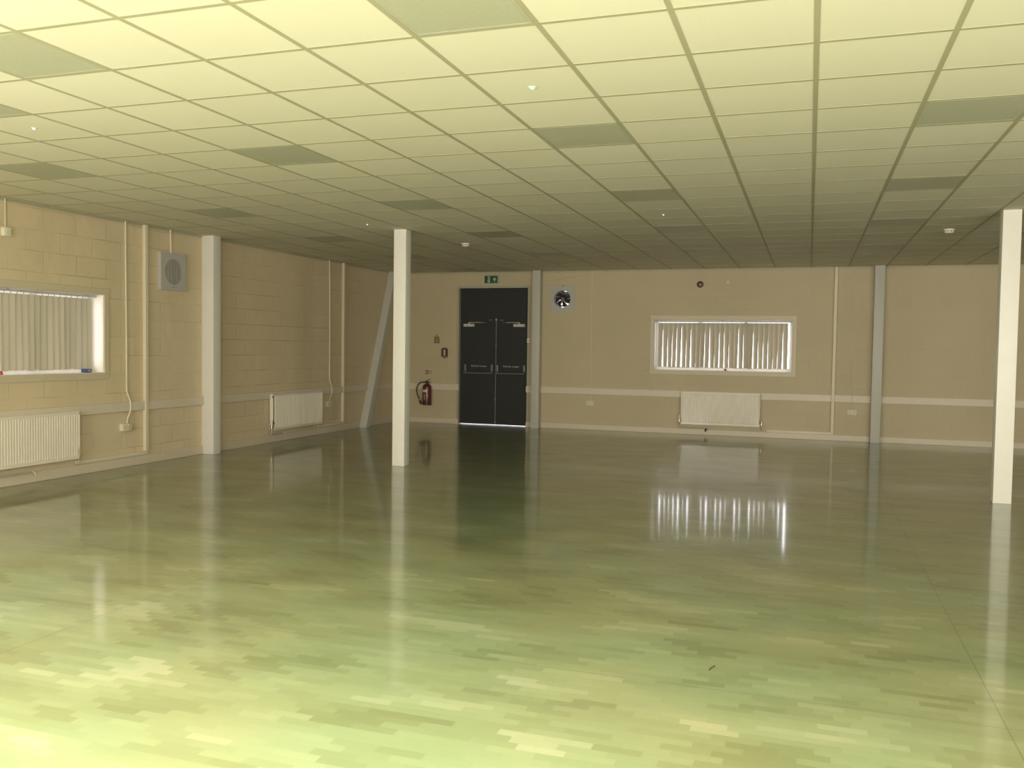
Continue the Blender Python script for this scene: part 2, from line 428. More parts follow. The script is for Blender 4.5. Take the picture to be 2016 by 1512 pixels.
def wall(name, axis, a0, a1, inner, outer, holes, mat):
    """wall slab split around its openings; holes: (lo, hi, z0, z1)"""
    us = sorted({a0, a1} | {h[0] for h in holes} | {h[1] for h in holes})
    zs = sorted({0.0, H + 0.25} | {h[2] for h in holes} | {h[3] for h in holes})
    b = MB()
    for u0, u1 in zip(us, us[1:]):
        for z0, z1 in zip(zs, zs[1:]):
            cu, cz = (u0 + u1) / 2, (z0 + z1) / 2
            if any(h[0] < cu < h[1] and h[2] < cz < h[3] for h in holes): continue
            if axis == 'x': b.box((u0, inner, z0), (u1, outer, z1))
            else: b.box((inner, u0, z0), (outer, u1, z1))
    bmesh.ops.remove_doubles(b.bm, verts=b.bm.verts, dist=1e-5)
    seen = {}
    for f in list(b.bm.faces):                       # drop the doubled inner faces
        k = tuple(sorted(v.index for v in f.verts)); seen.setdefault(k, []).append(f)
    b.bm.verts.index_update(); seen = {}
    for f in b.bm.faces: seen.setdefault(tuple(sorted(v.index for v in f.verts)), []).append(f)
    kill = [f for fs in seen.values() if len(fs) > 1 for f in fs]
    bmesh.ops.delete(b.bm, geom=kill, context='FACES')
    return struct(b.build(name, mat))

fl = MB().box((LX - TH, RY - TH, -0.12), (RX + TH, BY + 0.02, 0.0)); struct(fl.build('floor', MT['floor']))
gr = MB().box((LX - 14, BY + 0.02, -0.14), (RX + 14, BY + 12, -0.012)); struct(gr.build('ground', MT['ground']))
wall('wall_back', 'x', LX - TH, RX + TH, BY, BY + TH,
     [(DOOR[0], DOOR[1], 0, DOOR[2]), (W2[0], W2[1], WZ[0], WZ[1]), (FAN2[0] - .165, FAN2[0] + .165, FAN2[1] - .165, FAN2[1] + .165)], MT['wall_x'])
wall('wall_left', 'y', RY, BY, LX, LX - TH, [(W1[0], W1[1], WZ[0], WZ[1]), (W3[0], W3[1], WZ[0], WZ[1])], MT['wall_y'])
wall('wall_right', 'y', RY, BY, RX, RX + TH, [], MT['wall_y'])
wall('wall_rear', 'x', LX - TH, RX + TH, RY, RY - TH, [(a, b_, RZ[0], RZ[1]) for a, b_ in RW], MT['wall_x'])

ce = struct(MB().box((LX - TH, RY - TH, H), (RX + TH, BY + TH, H + 0.25)).build('ceiling', MT['tile']))
g = MB()
k = math.ceil((LX - GX) / DX)
while GX + k * DX < RX:
    x = GX + k * DX; g.box((x - .0135, RY, H - .0015), (x + .0135, BY, H + .001)); k += 1
j = math.ceil((RY - GY) / DY)
while GY + j * DY < BY:
    y = GY + j * DY; g.box((LX, y - .0135, H - .0012), (RX, y + .0135, H + .001)); j += 1
g.build('ceiling_grid', MT['grid'], ce)
# L-shaped edge angle where ceiling meets the walls
e = MB()
e.box((LX, RY, H - .007), (LX + .024, BY, H + .001)); e.box((LX, RY, H - .03), (LX + .003, BY, H))
e.box((LX, BY - .024, H - .007), (RX, BY, H + .001)); e.box((LX, BY - .003, H - .03), (RX, BY, H))
struct(e.build('trim_ceiling_edge', MT['grid']))

# ------------------------------------------------------------------ skirting and dado rails
CLW = (10.03, 10.19)                                  # steel column on the left wall (y range)
BCOL = ((-4.975, -4.82), (1.0, 1.155))                # steel columns on the back wall (x ranges)
BRB = (14.47, 14.64)                                  # foot of the brace on the left wall
def runs(lo, hi, cuts):
    out = []; p = lo
    for a, b_ in sorted(cuts):
        if a > p: out.append((p, a))
        p = max(p, b_)
    if p < hi: out.append((p, hi))
    return out
s = MB()
for a, b_ in runs(RY, BY, [CLW, BRB]): s.box((LX, a, 0), (LX + .022, b_, .115), .004)
struct(s.build('baseboard_left', MT['skirt']))
s = MB()
for a, b_ in runs(LX + .022, RX, [(DOOR[0], DOOR[1])] + list(BCOL)): s.box((a, BY - .022, 0), (b_, BY, .10), .004)
s.box((DOOR[0] - .004, BY - .03, 0), (DOOR[0] + .045, BY + .035, .10), .004)
s.box((DOOR[1] - .045, BY - .03, 0), (DOOR[1] + .004, BY + .035, .10), .004)
struct(s.build('baseboard_back', MT['skirt']))
s = MB()
for a, b_ in runs(RY, BY, [CLW, (14.735, 14.985)]): s.box((LX, a, .675), (LX + .036, b_, .79), .004)
struct(s.build('trim_1', MT['trim']))
s = MB()
for a, b_ in runs(LX + .024, RX, [(DOOR[0], DOOR[1])] + list(BCOL)): s.box((a, BY - .032, .665), (b_, BY, .785), .004)
s.box((DOOR[0] - .004, BY - .035, .665), (DOOR[0] + .05, BY + .035, .785), .004)
s.box((DOOR[1] - .05, BY - .035, .665), (DOOR[1] + .004, BY + .035, .785), .004)
struct(s.build('trim_2', MT['trim']))

# ------------------------------------------------------------------ windows
def window(name, loc, rz, W, Hh, mull=2):
    """local X along the wall, +Y into the wall, origin at the middle of the sill edge"""
    r = sroot(name, loc, rz); h = W / 2
    b = MB()
    b.box((-h, 0, -.012), (h, .25, .006)); b.box((-h, 0, Hh - .006), (h, .25, Hh + .012))
    b.box((-h - .012, 0, -.012), (-h + .006, .25, Hh + .012)); b.box((h - .006, 0, -.012), (h + .012, .25, Hh + .012))
    b.build('reveal', MT['reveal'], r)
    b = MB(); t = .075
    b.box((-h - t, -.014, -t), (h + t, .002, .002), .003); b.box((-h - t, -.014, Hh - .002), (h + t, .002, Hh + t), .003)
    b.box((-h - t, -.014, 0), (-h + .002, .002, Hh), .003); b.box((h - .002, -.014, 0), (h + t, .002, Hh), .003)
    b.build('architrave', MT['cream'], r)
    b = MB(); f = .045
    b.box((-h, .19, 0), (h, .25, .062), .004); b.box((-h, .19, Hh - f), (h, .25, Hh), .004)
    b.box((-h, .19, .06), (-h + f, .25, Hh - f), .004); b.box((h - f, .19, .06), (h, .25, Hh - f), .004)
    for q in range(1, mull + 1):
        x = -h + W * q / (mull + 1); b.box((x - .03, .19, .06), (x + .03, .25, Hh - f), .004)
    b.build('window_frame', MT['upvc'], r)
    MB().box((-h + f, .218, .062), (h - f, .222, Hh - f)).build('pane', MT['glass'], r)
    return r
WW, WH = 2.39, WZ[1] - WZ[0]
window('window_1', (LX, sum(W1) / 2, WZ[0]), PI / 2, W1[1] - W1[0], WH)
window('window_2', (sum(W2) / 2, BY, WZ[0]), 0, W2[1] - W2[0], WH)
window('window_3', (LX, sum(W3) / 2, WZ[0]), PI / 2, W3[1] - W3[0], WH)
for i, (a, b_) in enumerate(RW):
    window('window_%d' % (4 + i), ((a + b_) / 2, RY, RZ[0]), PI, b_ - a, RZ[1] - RZ[0])

def vertical_blind(label, loc, rz, W, Hh, n, a_top, a_bot, jitter, drop, label_cord=None):
    r = thing('vertical_blind', label, 'blind', loc, rz, 'vertical blinds in the windows')
    h = W / 2; yb = .115
    hr = MB(); hr.box((-h + .012, yb - .022, Hh - .036), (h - .012, yb + .022, Hh - .014), .003)
    hr.build('headrail', MT['rail'], r)
    for q in (-0.43, 0.0, 0.44): MB().box((q * W - .012, yb - .012, Hh - .016), (q * W + .012, yb + .012, Hh - .006)).build('bracket', MT['rail'], r)
    pitch = (W - .13) / n; sw = .089; top = Hh - .052
    for i in range(n):
        x0 = -h + .055 + (i + .5) * pitch
        at = math.radians(a_top + random.uniform(-5, 5)); ab = math.radians(a_bot + random.uniform(-jitter, jitter))
        bot = drop + random.uniform(-.006, .006)
        lean = random.uniform(-.008, .008)
        def f(u, v, x0=x0, at=at, ab=ab, bot=bot, lean=lean):
            z = top + (bot - top) * v; a = at + (ab - at) * v
            d = (u - .5) * sw; bow = .006 * (1 - (2 * u - 1) ** 2)
            return (x0 + lean * v + d * math.cos(a) - bow * math.sin(a), yb + d * math.sin(a) + bow * math.cos(a) * .4, z)
        sl = MB().grid(f, 4, 10, .0012).build('slat', MT['fabric'], r, True)
        MB().box((x0 - .004, yb - .003, top - .004), (x0 + .004, yb + .003, Hh - .034)).build('hanger', MT['rail'], sl)
    ch = MB()
    pts = []
    for i in range(n):
        x0 = -h + .055 + (i + .5) * pitch; pts += [(x0, yb - .02, drop + .012), (x0 + pitch / 2, yb - .024, drop - .004)]
    ch.tube(pts, .0016, 5); ch.build('bottom_chain', MT['white'], r)
    return r
vertical_blind('beige vertical blind with closed slats in the left wall window', (LX, sum(W1) / 2, WZ[0]), PI / 2, W1[1] - W1[0], WH, 28, -10, -15, 11, .045)
vertical_blind('backlit vertical blind with bright gaps between slats in the back wall window', (sum(W2) / 2, BY, WZ[0]), 0, W2[1] - W2[0], WH, 27, -8, -33, 3.5, .052)

# things lying on the sills
t = thing('box', 'small dark blue box on the left window sill near its right jamb', 'box', (LX - .075, 8.085, WZ[0] + .0065), 0.35)
MB().box((-.035, -.06, 0), (.035, .06, .042), .004).build('carton', MT['blue'], t)
MB().box((-.036, -.045, .012), (.0362, .02, .032)).build('printed_band', MT['rail'], t)
t = thing('cord_weight', 'small red cord weight on left window sill at the left picture edge', 'cord weight', (LX - .03, 6.905, WZ[0] + .0065))
MB().lathe([(.004, 0), (.017, .002), (.019, .02), (.012, .036), (.004, .042)]).build('bob', MT['redbit'], t, True)
MB().tube([(0, 0, .04), (-.012, 0, .12), (-.03, 0, .25)], .0018, 6).build('cord', MT['white'], t)
t = thing('cord_weight', 'small red cord weight below the middle of the back wall blind', 'cord weight', (-1.415, BY + .06, WZ[0] + .0065))
MB().lathe([(.004, 0), (.02, .002), (.022, .018), (.013, .034), (.004, .04)]).build('bob', MT['redbit'], t, True)
MB().tube([(0, 0, .038), (0, .012, .09), (0, .025, .16)], .0018, 6).build('cord', MT['white'], t)

# ------------------------------------------------------------------ steel columns and brace
def column(label, x0, x1, y0, y1, mat='column'):
    b = MB().box((x0, y0, 0), (x1, y1, H), .006, 2)
    o = b.build('column', MT[mat], None, True)
    return tag(o, label, 'column', 'white steel columns')
column('white square column standing free left of the black double door', -4.968, -4.80, 10.03, 10.18)
column('white square column standing free near the right picture edge', 1.81, 1.98, 10.03, 10.18)
column('white square column against the left wall between fan and radiator', LX, -7.66, CLW[0], CLW[1])
column('grey white column on the back wall against the right side of the door frame', BCOL[0][0], BCOL[0][1], 15.88, BY, 'colgrey')
column('grey white column on the back wall right of the blind window', BCOL[1][0], BCOL[1][1], 15.88, BY, 'colgrey')
b = MB(); bm = bmesh.new()
yb_, yt_ = BRB[0], BRB[0] + 1.17; d = BRB[1] - BRB[0]
lowv = [(LX + .003, yb_), (LX + .15, yb_), (LX + .15, yb_ + d), (LX + .003, yb_ + d)]
A = [bm.verts.new((x, y, 0)) for x, y in lowv]; B_ = [bm.verts.new((x, y + yt_ - yb_, H)) for x, y in lowv]
bm.faces.new(A); bm.faces.new(B_)
for k in range(4): bm.faces.new((A[k], A[(k + 1) % 4], B_[(k + 1) % 4], B_[k]))
bmesh.ops.recalc_face_normals(bm, faces=bm.faces)
bmesh.ops.bevel(bm, geom=bm.edges[:], offset=.006, segments=2, affect='EDGES')
b._add(bm)
tag(b.build('brace', MT['colgrey'], None, True), 'slanting grey white steel brace rising along the left wall into the corner', 'brace')

# ------------------------------------------------------------------ ceiling lights (unlit)
def ceiling_light():
    t = bpy.data.objects.new('ceiling_light', None); COL.objects.link(t); t.empty_display_size = .2
    hx, hy, f = DX / 2 - .014, DY / 2 - .014, .016
    b = MB()
    b.box((-hx, -hy, -.0016), (hx, -hy + f, .002), .002); b.box((-hx, hy - f, -.0016), (hx, hy, .002), .002)
    b.box((-hx, -hy, -.0016), (-hx + f, hy, .002), .002); b.box((hx - f, -hy, -.0016), (hx, hy, .002), .002)
    b.build('frame', MT['diffuser'], t)
    MB().box((-hx + f, -hy + f, -.0012), (hx - f, hy - f, .002)).build('diffuser', MT['diffuser'], t)
    return t
def dup(root):
    r = root.copy(); COL.objects.link(r)
    for ch in list(root.children):
        c = ch.copy(); COL.objects.link(c); c.parent = r
    return r
ORD = ['nearest', 'second', 'third', 'fourth', 'fifth', 'farthest']
first = None
for kk, rowname, js in ((-10.5, 'row beside left wall', (2.5, 6.5, 10.5, 14.5, 18.5)),
                        (-6.5, 'second row from left wall', (-1.5, 2.5, 6.5, 10.5, 14.5)),
                        (-2.5, 'third row from left wall', (-1.5, 2.5, 6.5, 10.5, 14.5)),
                        (1.5, 'rightmost row', (2.5, 6.5, 10.5, 14.5))):
    for n_, jj in enumerate(js):
        if first is None: first = o = ceiling_light()
        else: o = dup(first)
        o.location = (GX + kk * DX, GY + jj * DY, H)
        what = ORD[n_] if n_ < len(js) - 1 else 'farthest'
        tag(o, 'unlit grey square ceiling light, %s from camera in %s' % (what, rowname), 'ceiling light', 'unlit square ceiling lights')
o = dup(first); o.location = (GX - 8.5 * DX, GY - .5 * DY, H)
tag(o, 'unlit grey square ceiling light cut off by the left picture edge', 'ceiling light', 'unlit square ceiling lights')
ADDED_LITNAME = ('beside the left wall', 'second from the left wall', 'third from the left wall', 'farthest from the left wall')  # fittings made up to carry the added foreground lamps
for (kx, pw), nm in zip(ADDED_LIT, ADDED_LITNAME):
    o = dup(first); o.location = (GX + kx * DX, GY - 5.5 * DY, H)
    for c in o.children:
        if c.name.startswith('diffuser'):
            c.data = c.data.copy(); c.data.materials[0] = MT['litdiffuser']
    tag(o, 'added unseen lit ceiling light in front of rear wall, ' + nm, 'ceiling light', 'added unseen lit ceiling lights')

# ------------------------------------------------------------------ small ceiling things
def detector(label, x, y):
    t = thing('smoke_detector', label, 'smoke detector', (x, y, H), 0, 'smoke detectors')
    MB().lathe([(.058, 0), (.060, -.012), (.052, -.018), (.050, -.02)]).build('base', MT['white'], t, True)
    MB().lathe([(.040, -.018), (.040, -.032)]).build('sensing_chamber', MT['darkgrey'], t)
    b = MB().lathe([(.046, -.032), (.046, -.040), (.030, -.048), (.003, -.05)])
    for q in range(8):
        a = q * PI / 4; b.box((math.cos(a) * .043 - .004, math.sin(a) * .043 - .004, -.034), (math.cos(a) * .043 + .004, math.sin(a) * .043 + .004, -.018))
    b.build('cap', MT['white'], t, True)
detector('white smoke detector on ceiling between the free standing column and the exit door', -4.63, 11.60)
detector('white smoke detector on ceiling just left of the right free standing column', 1.51, 11.45)
def indicator(label, x, y, r, mat):
    t = thing('emergency_light', label, 'emergency light', (x, y, H), 0, 'small emergency lights in the ceiling')
    MB().lathe([(r * 1.5, 0), (r * 1.5, -.003), (r, -.005), (r * .9, -.002)]).build('bezel', MT['white'], t, True)
    MB().lathe([(r * .92, -.001), (r * .85, -.007), (r * .3, -.012), (.0005, -.012)]).build('lens', mat, t, True)
indicator('small green glowing emergency light in a near ceiling tile', -1.51, 4.76, .016, MT['ledgreen'])
indicator('small white emergency light in ceiling near the left picture edge', -5.08, 4.73, .012, MT['led'])
indicator('tiny white emergency light in ceiling in front of the left free standing column', -5.07, 9.52, .010, MT['led'])
indicator('tiny white emergency light in ceiling above the back wall window', -1.53, 9.56, .010, MT['led'])

# ------------------------------------------------------------------ radiators
def radiator(label, loc, rz, L, z0, z1, valve_left, pipes):
    """local X along the wall from the middle, -Y towards the room; z absolute"""
    r = thing('radiator', label, 'radiator', loc, rz, 'white panel radiators')
    h = L / 2; yf, yb = -.118, -.014
    n = int(round((L - .04) / .0333)); p = (L - .04) / n
    b = MB()
    zt, zb = z1 - .03, z0 + .035
    prof = []
    for i in range(n):
        x = -h + .02 + i * p
        prof += [(x + .16 * p, yf + .014), (x + .30 * p, yf), (x + .70 * p, yf), (x + .84 * p, yf + .014)]
    prof = [(-h, yf)] + prof + [(h, yf)]
    bm = bmesh.new(); rows = []
    for z, flat in ((z0, 1), (zb, 1), (zb + .012, 0), (zt - .012, 0), (zt, 1), (z1 - .004, 1)):
        rows.append([bm.verts.new((x, (yf + .002) if flat else y, z)) for x, y in prof])
    for A, B2 in zip(rows, rows[1:]):
        for i in range(len(prof) - 1): bm.faces.new((A[i], A[i + 1], B2[i + 1], B2[i]))
    bmesh.ops.recalc_face_normals(bm, faces=bm.faces)
    b._add(bm); b.box((-h, yf + .016, z0), (h, yf + .03, z1 - .004))
    b.box((-h, yb - .01, z0), (h, yb, z1 - .004))
    b.build('panel', MT['radiator'], r)
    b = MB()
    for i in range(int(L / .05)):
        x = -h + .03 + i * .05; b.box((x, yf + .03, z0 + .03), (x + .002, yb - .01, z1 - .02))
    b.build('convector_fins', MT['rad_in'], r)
    b = MB()
    for y in (yf + .004, (yf + yb) / 2, yb - .012): b.box((-h, y, z1 - .01), (h, y + .012, z1), .002)
    for i in range(int(L / .03)):
        x = -h + .01 + i * .03; b.box((x, yf + .004, z1 - .009), (x + .014, yb, z1 - .003))
    b.build('top_grille', MT['radiator'], r)
    for sx in (-1, 1):
        b = MB(); xo = sx * h
        b.box((xo, yf + .002, z0 + (.09 if sx < 0 and valve_left else 0)), (xo - sx * .012, yb, z1), .004, 2)
        b.box((xo, yf + .002, z0), (xo - sx * .012, yf + .045, z0 + .12), .004, 2)
        b.build('side_cover', MT['radiator'], r)
        MB().cyl((xo + sx * .004, -.075, z1 - .045), (xo - sx * .004, -.075, z1 - .045), .014, seg=14).build('end_plug', MT['darkgrey'], r)
    # thermostatic valve on the left, lockshield on the right, pipes dropping to the skirting
    xv = -h - .028
    b = MB(); b.cyl((xv, -.075, z0 + .085), (xv, -.075, z0 + .16), .022, .018, 16, .004); b.build('thermostat_head', MT['white'], r, True)
    b = MB(); b.cyl((xv, -.075, z0 + .015), (xv, -.075, z0 + .085), .013, seg=12); b.cyl((xv, -.075, z0 + .05), (-h + .005, -.075, z0 + .05), .011, seg=12); b.cyl((xv, -.075, z0 + .01), (xv, -.075, z0 + .026), .017, seg=6); b.build('valve_body', MT['brass'], r, True)
    xl = h + .026
    b = MB(); b.cyl((xl, -.075, z0 + .01), (xl, -.075, z0 + .07), .012, seg=12); b.cyl((xl, -.075, z0 + .045), (h - .005, -.075, z0 + .045), .011, seg=12); b.cyl((xl, -.075, z0 + .06), (xl, -.075, z0 + .085), .016, .013, 12, .003); b.build('lockshield_valve', MT['brass'], r, True)
    zf = .128
    b = MB()
    b.tube(smoothpath([(xv, -.075, z0 + .02), (xv, -.075, zf + .03), (xv + .01, -.074, zf + .006), (xv + .04, -.072, zf), (xv + pipes, -.072, zf)], 5), .0085)
    b.tube(smoothpath([(xv + pipes - .002, -.072, zf), (xv + pipes + .03, -.072, zf), (xv + pipes + .045, -.09, zf - .008), (xv + pipes + .05, -.10, zf - .035)], 5), .0095)
    b.build('pipe', MT['copper'], r, True)
    b = MB()
    b.tube(smoothpath([(xl, -.075, z0 + .015), (xl, -.074, zf + .03), (xl - .004, -.06, zf + .008), (xl - .006, -.025, zf)], 5), .0085)
    b.build('pipe', MT['copper'], r, True)
    for q in (-.32, .32):
        b = MB().box((q * L - .014, yb, z0 + .06), (q * L + .014, -.002, z1 - .05), .002); b.box((q * L - .014, yf + .03, z0 - .012), (q * L + .014, -.002, z0 + .07), .002)
        b.build('wall_bracket', MT['white'], r)
    return r
radiator('large ribbed white radiator under the left wall window, cut by the picture edge', (LX + .002, (6.15 + 7.785) / 2, 0), PI / 2, 7.785 - 6.15, .20, .735, True, 1.03)
radiator('white radiator on the left wall between two steel columns', (LX + .002, (11.595 + 12.985) / 2, 0), PI / 2, 12.985 - 11.595, .195, .75, True, .28)
radiator('white radiator on the back wall below the blind window', ((-2.165 - .79) / 2, BY, 0), 0, -.79 + 2.165, .19, .775, False, .0 + .45)
t = thing('pipe_clip', 'small black pipe stub on skirting under the back wall radiator', 'pipe clip', (-1.72, BY - .022, .085))
MB().tube(smoothpath([(0, 0, .02), (0, -.03, .018), (-.006, -.05, 0), (-.008, -.052, -.02)], 5), .011).build('pipe_stub', MT['black'], t, True)
MB().cyl((0, 0, .02), (0, -.008, .02), .018, seg=14).build('flange', MT['black'], t)

# ------------------------------------------------------------------ wall cabling and outlets
def trunking(label, wallname, u, z0, z1, run0=None, run_z=(.118, .165)):
    """rectangular vertical trunk, with an optional horizontal run along the skirting back to run0"""
    t = thing('cable_trunking', label, 'trunking', (LX + .002, u, 0) if wallname == 'l' else (u, BY - .002, 0), PI / 2 if wallname == 'l' else 0, 'cream cable trunking')
    MB().box((-.026, -.046, z0), (.026, 0, z1 - .008), .003).build('vertical_run', MT['conduit'], t)
    if run0 is not None:
        a, b_ = sorted((run0 - u, .026))
        MB().box((a, -.032, run_z[0]), (b_, 0, run_z[1]), .003).build('horizontal_run', MT['conduit'], t)
    return t
trunking('cream cable trunking on left wall between window and extractor fan', 'l', 8.93, .165, H, 7.83)
trunking('cream cable trunking on left wall right of the far radiator', 'l', 13.84, .165, H, 13.03)
trunking('cream cable trunking on back wall just right of the blind window', 'b', .40, .145, H, -.68, (.101, .145))
def cable(label, pts, r=.006, mat='conduit'):
    o = MB().tube(pts, r, 8).build('cable', MT[mat], None, True)
    return tag(o, label, 'cable', 'cables on the walls')
xo = LX + .012
cable('cream cable dropping down left wall to the outlet beside the near radiator', smoothpath([(xo, 8.61, H), (xo, 8.615, 2.2), (xo, 8.62, 1.5), (xo, 8.62, .98), (LX + .016, 8.625, .90), (LX + .036, 8.655, .79), (LX + .036, 8.655, .68), (LX + .022, 8.63, .60), (LX + .02, 8.615, .53)], 6), .011)
cable('cream cable dropping down left wall to the outlet right of the far radiator', smoothpath([(xo, 13.37, H), (xo, 13.385, 2.2), (xo, 13.39, 1.5), (xo, 13.39, .98), (LX + .016, 13.395, .90), (LX + .036, 13.43, .79), (LX + .036, 13.43, .69), (LX + .022, 13.40, .62), (LX + .02, 13.37, .54)], 6), .011)
cable('thin cream cable down the back wall between fan and blind window', [(-3.87, BY - .006, H), (-3.86, BY - .006, 1.6), (-3.855, BY - .006, .9), (-3.855, BY - .028, .80), (-3.855, BY - .028, .66), (-3.855, BY - .012, .55)], .007)
cable('thin cream cable down the back wall left of the right wall column', [(.70, BY - .006, H), (.705, BY - .006, 1.6), (.71, BY - .006, .9), (.71, BY - .028, .80), (.71, BY - .028, .66), (.71, BY - .012, .54)], .007)
cable('thin cable sagging along the top of back wall above the black door', smoothpath([(-6.35, BY - .006, H), (-6.22, BY - .006, 2.92), (-5.94, BY - .007, 2.835), (-5.52, BY - .008, 2.785), (-5.0, BY - .008, 2.765)], 5), .006, 'cream')
cable('thin cable rising over the back wall fan to the ceiling', smoothpath([(-4.80, BY - .008, 2.775), (-4.51, BY - .007, 2.81), (-4.12, BY - .007, 2.88), (-3.83, BY - .006, 2.95), (-3.75, BY - .006, H)], 5), .006, 'cream')
cable('thin cream cable from ceiling to the red alarm sounder', [(-1.87, BY - .006, H), (-1.873, BY - .006, 2.85), (-1.876, BY - .008, 2.745)], .005, 'cream')
cable('cream conduit from ceiling to the extractor fan on left wall', [(xo, 9.40, H), (xo, 9.405, 2.8), (xo, 9.41, 2.66)], .011)
cable('thin cream cable from ceiling to the small white box on left wall', [(LX + .008, 6.94, H), (LX + .008, 6.94, 2.66)], .006)
cable('thin cream cable rising above the notices left of the door', [(-6.86, BY - .005, H), (-6.86, BY - .005, 2.2), (-6.85, BY - .006, 1.52)], .005, 'cream')
def outlet(label, loc, rz, w_, h_, d_, flat=False):
    t = thing('power_outlet', label, 'power outlet', loc, rz, 'cream wall outlets')
    MB().box((-w_ / 2, -d_, -h_ / 2), (w_ / 2, 0, h_ / 2), .006, 2).build('back_box', MT['conduit'], t, True)
    MB().box((-w_ / 2 - .002, -d_ - .008, -h_ / 2 - .002), (w_ / 2 + .002, -d_ + .001, h_ / 2 + .002), .004, 2).build('faceplate', MT['conduit'], t, True)
    for sx in (-1, 1):
        b = MB()
        b.box((sx * w_ * .24 - .004, -d_ - .0085, .006), (sx * w_ * .24 + .004, -d_ - .007, .018))
        b.box((sx * w_ * .24 - .013, -d_ - .0085, -.014), (sx * w_ * .24 - .006, -d_ - .007, -.009)); b.box((sx * w_ * .24 + .006, -d_ - .0085, -.014), (sx * w_ * .24 + .013, -d_ - .007, -.009))
        b.build('socket', MT['darkgrey'], t)
        MB().box((sx * w_ * .09 - .006, -d_ - .012, .018), (sx * w_ * .09 + .006, -d_ - .006, .036), .002).build('switch', MT['white'], t)
outlet('cream outlet box on left wall beside the near radiator', (LX, 8.585, .485), PI / 2, .145, .085, .05)
outlet('cream outlet box on left wall right of the far radiator', (LX, 13.36, .50), PI / 2, .145, .085, .045)
outlet('cream outlet low on back wall between door and radiator', (-3.855, BY, .50), 0, .146, .086, .03)
outlet('cream outlet low on back wall left of the right wall column', (.71, BY, .495), 0, .146, .086, .03)
t = thing('sensor_box', 'small white box high on left wall above the window', 'sensor', (LX, 6.935, 2.625), PI / 2)
MB().box((-.045, -.05, -.045), (.045, 0, .045), .008, 2).build('housing', MT['white'], t, True)
MB().box((-.028, -.054, -.03), (.028, -.049, .006), .003).build('lens', MT['conduit'], t, True)
t = thing('junction_box', 'cream painted junction box on back wall above the blind window', 'junction box', (-1.40, BY, 2.725), 0)
MB().box((-.045, -.03, -.045), (.045, 0, .045), .006, 2).build('housing', MT['cream'], t, True)
MB().box((-.04, -.034, -.04), (.04, -.029, .04), .003).build('lid', MT['cream'], t, True)

# ------------------------------------------------------------------ extractor fans
def plate_with_hole(half, r, y0, y1, seg=48):
    """square plate with a round hole, built as a closed ring of quads"""
    b = MB(); bm = bmesh.new()
    def sq(a):
        c, s_ = math.cos(a), math.sin(a); k = half / max(abs(c), abs(s_)); return c * k, s_ * k
    rings = []
    for y in (y0, y1):
        for fn in (sq, lambda a: (r * math.cos(a), r * math.sin(a))):
            ring = []
            for q in range(seg):
                x, z = fn(2 * PI * (q + .5 * 0) / seg + PI / 4); ring.append(bm.verts.new((x, y, z)))
            rings.append(ring)
    o0, i0, o1, i1 = rings
    for A, B2 in ((o0, i0), (i0, i1), (i1, o1), (o1, o0)):
        for q in range(seg): bm.faces.new((A[q], A[(q + 1) % seg], B2[(q + 1) % seg], B2[q]))
    bmesh.ops.recalc_face_normals(bm, faces=bm.faces)
    b._add(bm); return b
t = thing('extractor_fan', 'square grey extractor fan with closed slatted grille on left wall', 'extractor fan', (LX, 9.415, 2.425), PI / 2, 'extractor fans')
plate_with_hole(.238, .163, -.05, -.001).build('mounting_plate', MT['fanplate'], t)
MB().box((-.17, -.012, -.17), (.17, -.001, .17)).build('back_shutter', MT['darkgrey'], t)
b = MB()
for q in range(-5, 6):
    x = q * .029; hh = math.sqrt(max(.163 ** 2 - x * x, 1e-5)); b.box((x - .0055, -.047, -hh), (x + .0055, -.032, hh), .002)
b.build('grille', MT['midgrey'], t)
MB().cyl((0, -.0515, -.195), (0, -.05, -.195), .009, seg=12).build('screw', MT['darkgrey'], t)
t = thing('extractor_fan', 'square grey extractor fan with open bladed rotor on back wall', 'extractor fan', (FAN2[0], BY, FAN2[1]), 0, 'extractor fans')
plate_with_hole(.238, .158, -.018, 0).build('mounting_plate', MT['fanplate'], t)
b = MB(); bm = bmesh.new(); seg = 40; rings = []
for rr, y in ((.158, -.02), (.158, .16), (.163, .16), (.163, -.02)):
    rings.append([bm.verts.new((rr * math.cos(2 * PI * q / seg), y, rr * math.sin(2 * PI * q / seg))) for q in range(seg)])
for A, B2 in zip(rings, rings[1:] + rings[:1]):
    for q in range(seg): bm.faces.new((A[q], A[(q + 1) % seg], B2[(q + 1) % seg], B2[q]))
bmesh.ops.recalc_face_normals(bm, faces=bm.faces); b._add(bm)
b.build('duct', MT['steel'], t, True)
MB().lathe([(.002, -.012), (.034, -.010), (.042, 0), (.042, .06), (.03, .065)], axis='Y').build('hub', MT['blade'], t, True)
for q in range(7):
    a0 = 2 * PI * q / 7 + .35
    def f(u, v, a0=a0):
        rr = .038 + (.148 - .038) * v; aw = (u - .5) * (.82 - .12 * v) + a0 + .25 * v
        return (rr * math.cos(aw), .028 - (u - .5) * .045, rr * math.sin(aw))
    MB().grid(f, 6, 6, .002).build('fan_blade', MT['blade'], t, True)
b = MB()
for q in range(3):
    a = 2 * PI * q / 3 + PI / 2; b.cyl((0, .10, 0), (.155 * math.cos(a), .10, .155 * math.sin(a)), .006, seg=8)
b.cyl((0, .07, 0), (0, .15, 0), .045, seg=20)
b.build('motor_mount', MT['darkgrey'], t)
b = MB()
for z, ang in ((.105, 78), (.03, 66), (-.045, 40), (-.12, 25)):
    b.box((-.165, .19, z - .04), (.165, .193, z + .04), rot=Matrix.Rotation(math.radians(90 - ang), 3, 'X'))
b.build('outside_shutter', MT['fanplate'], t)
MB().box((-.012, -.014, .238), (.03, 0, .25), .002).build('cable_gland', MT['darkgrey'], t)

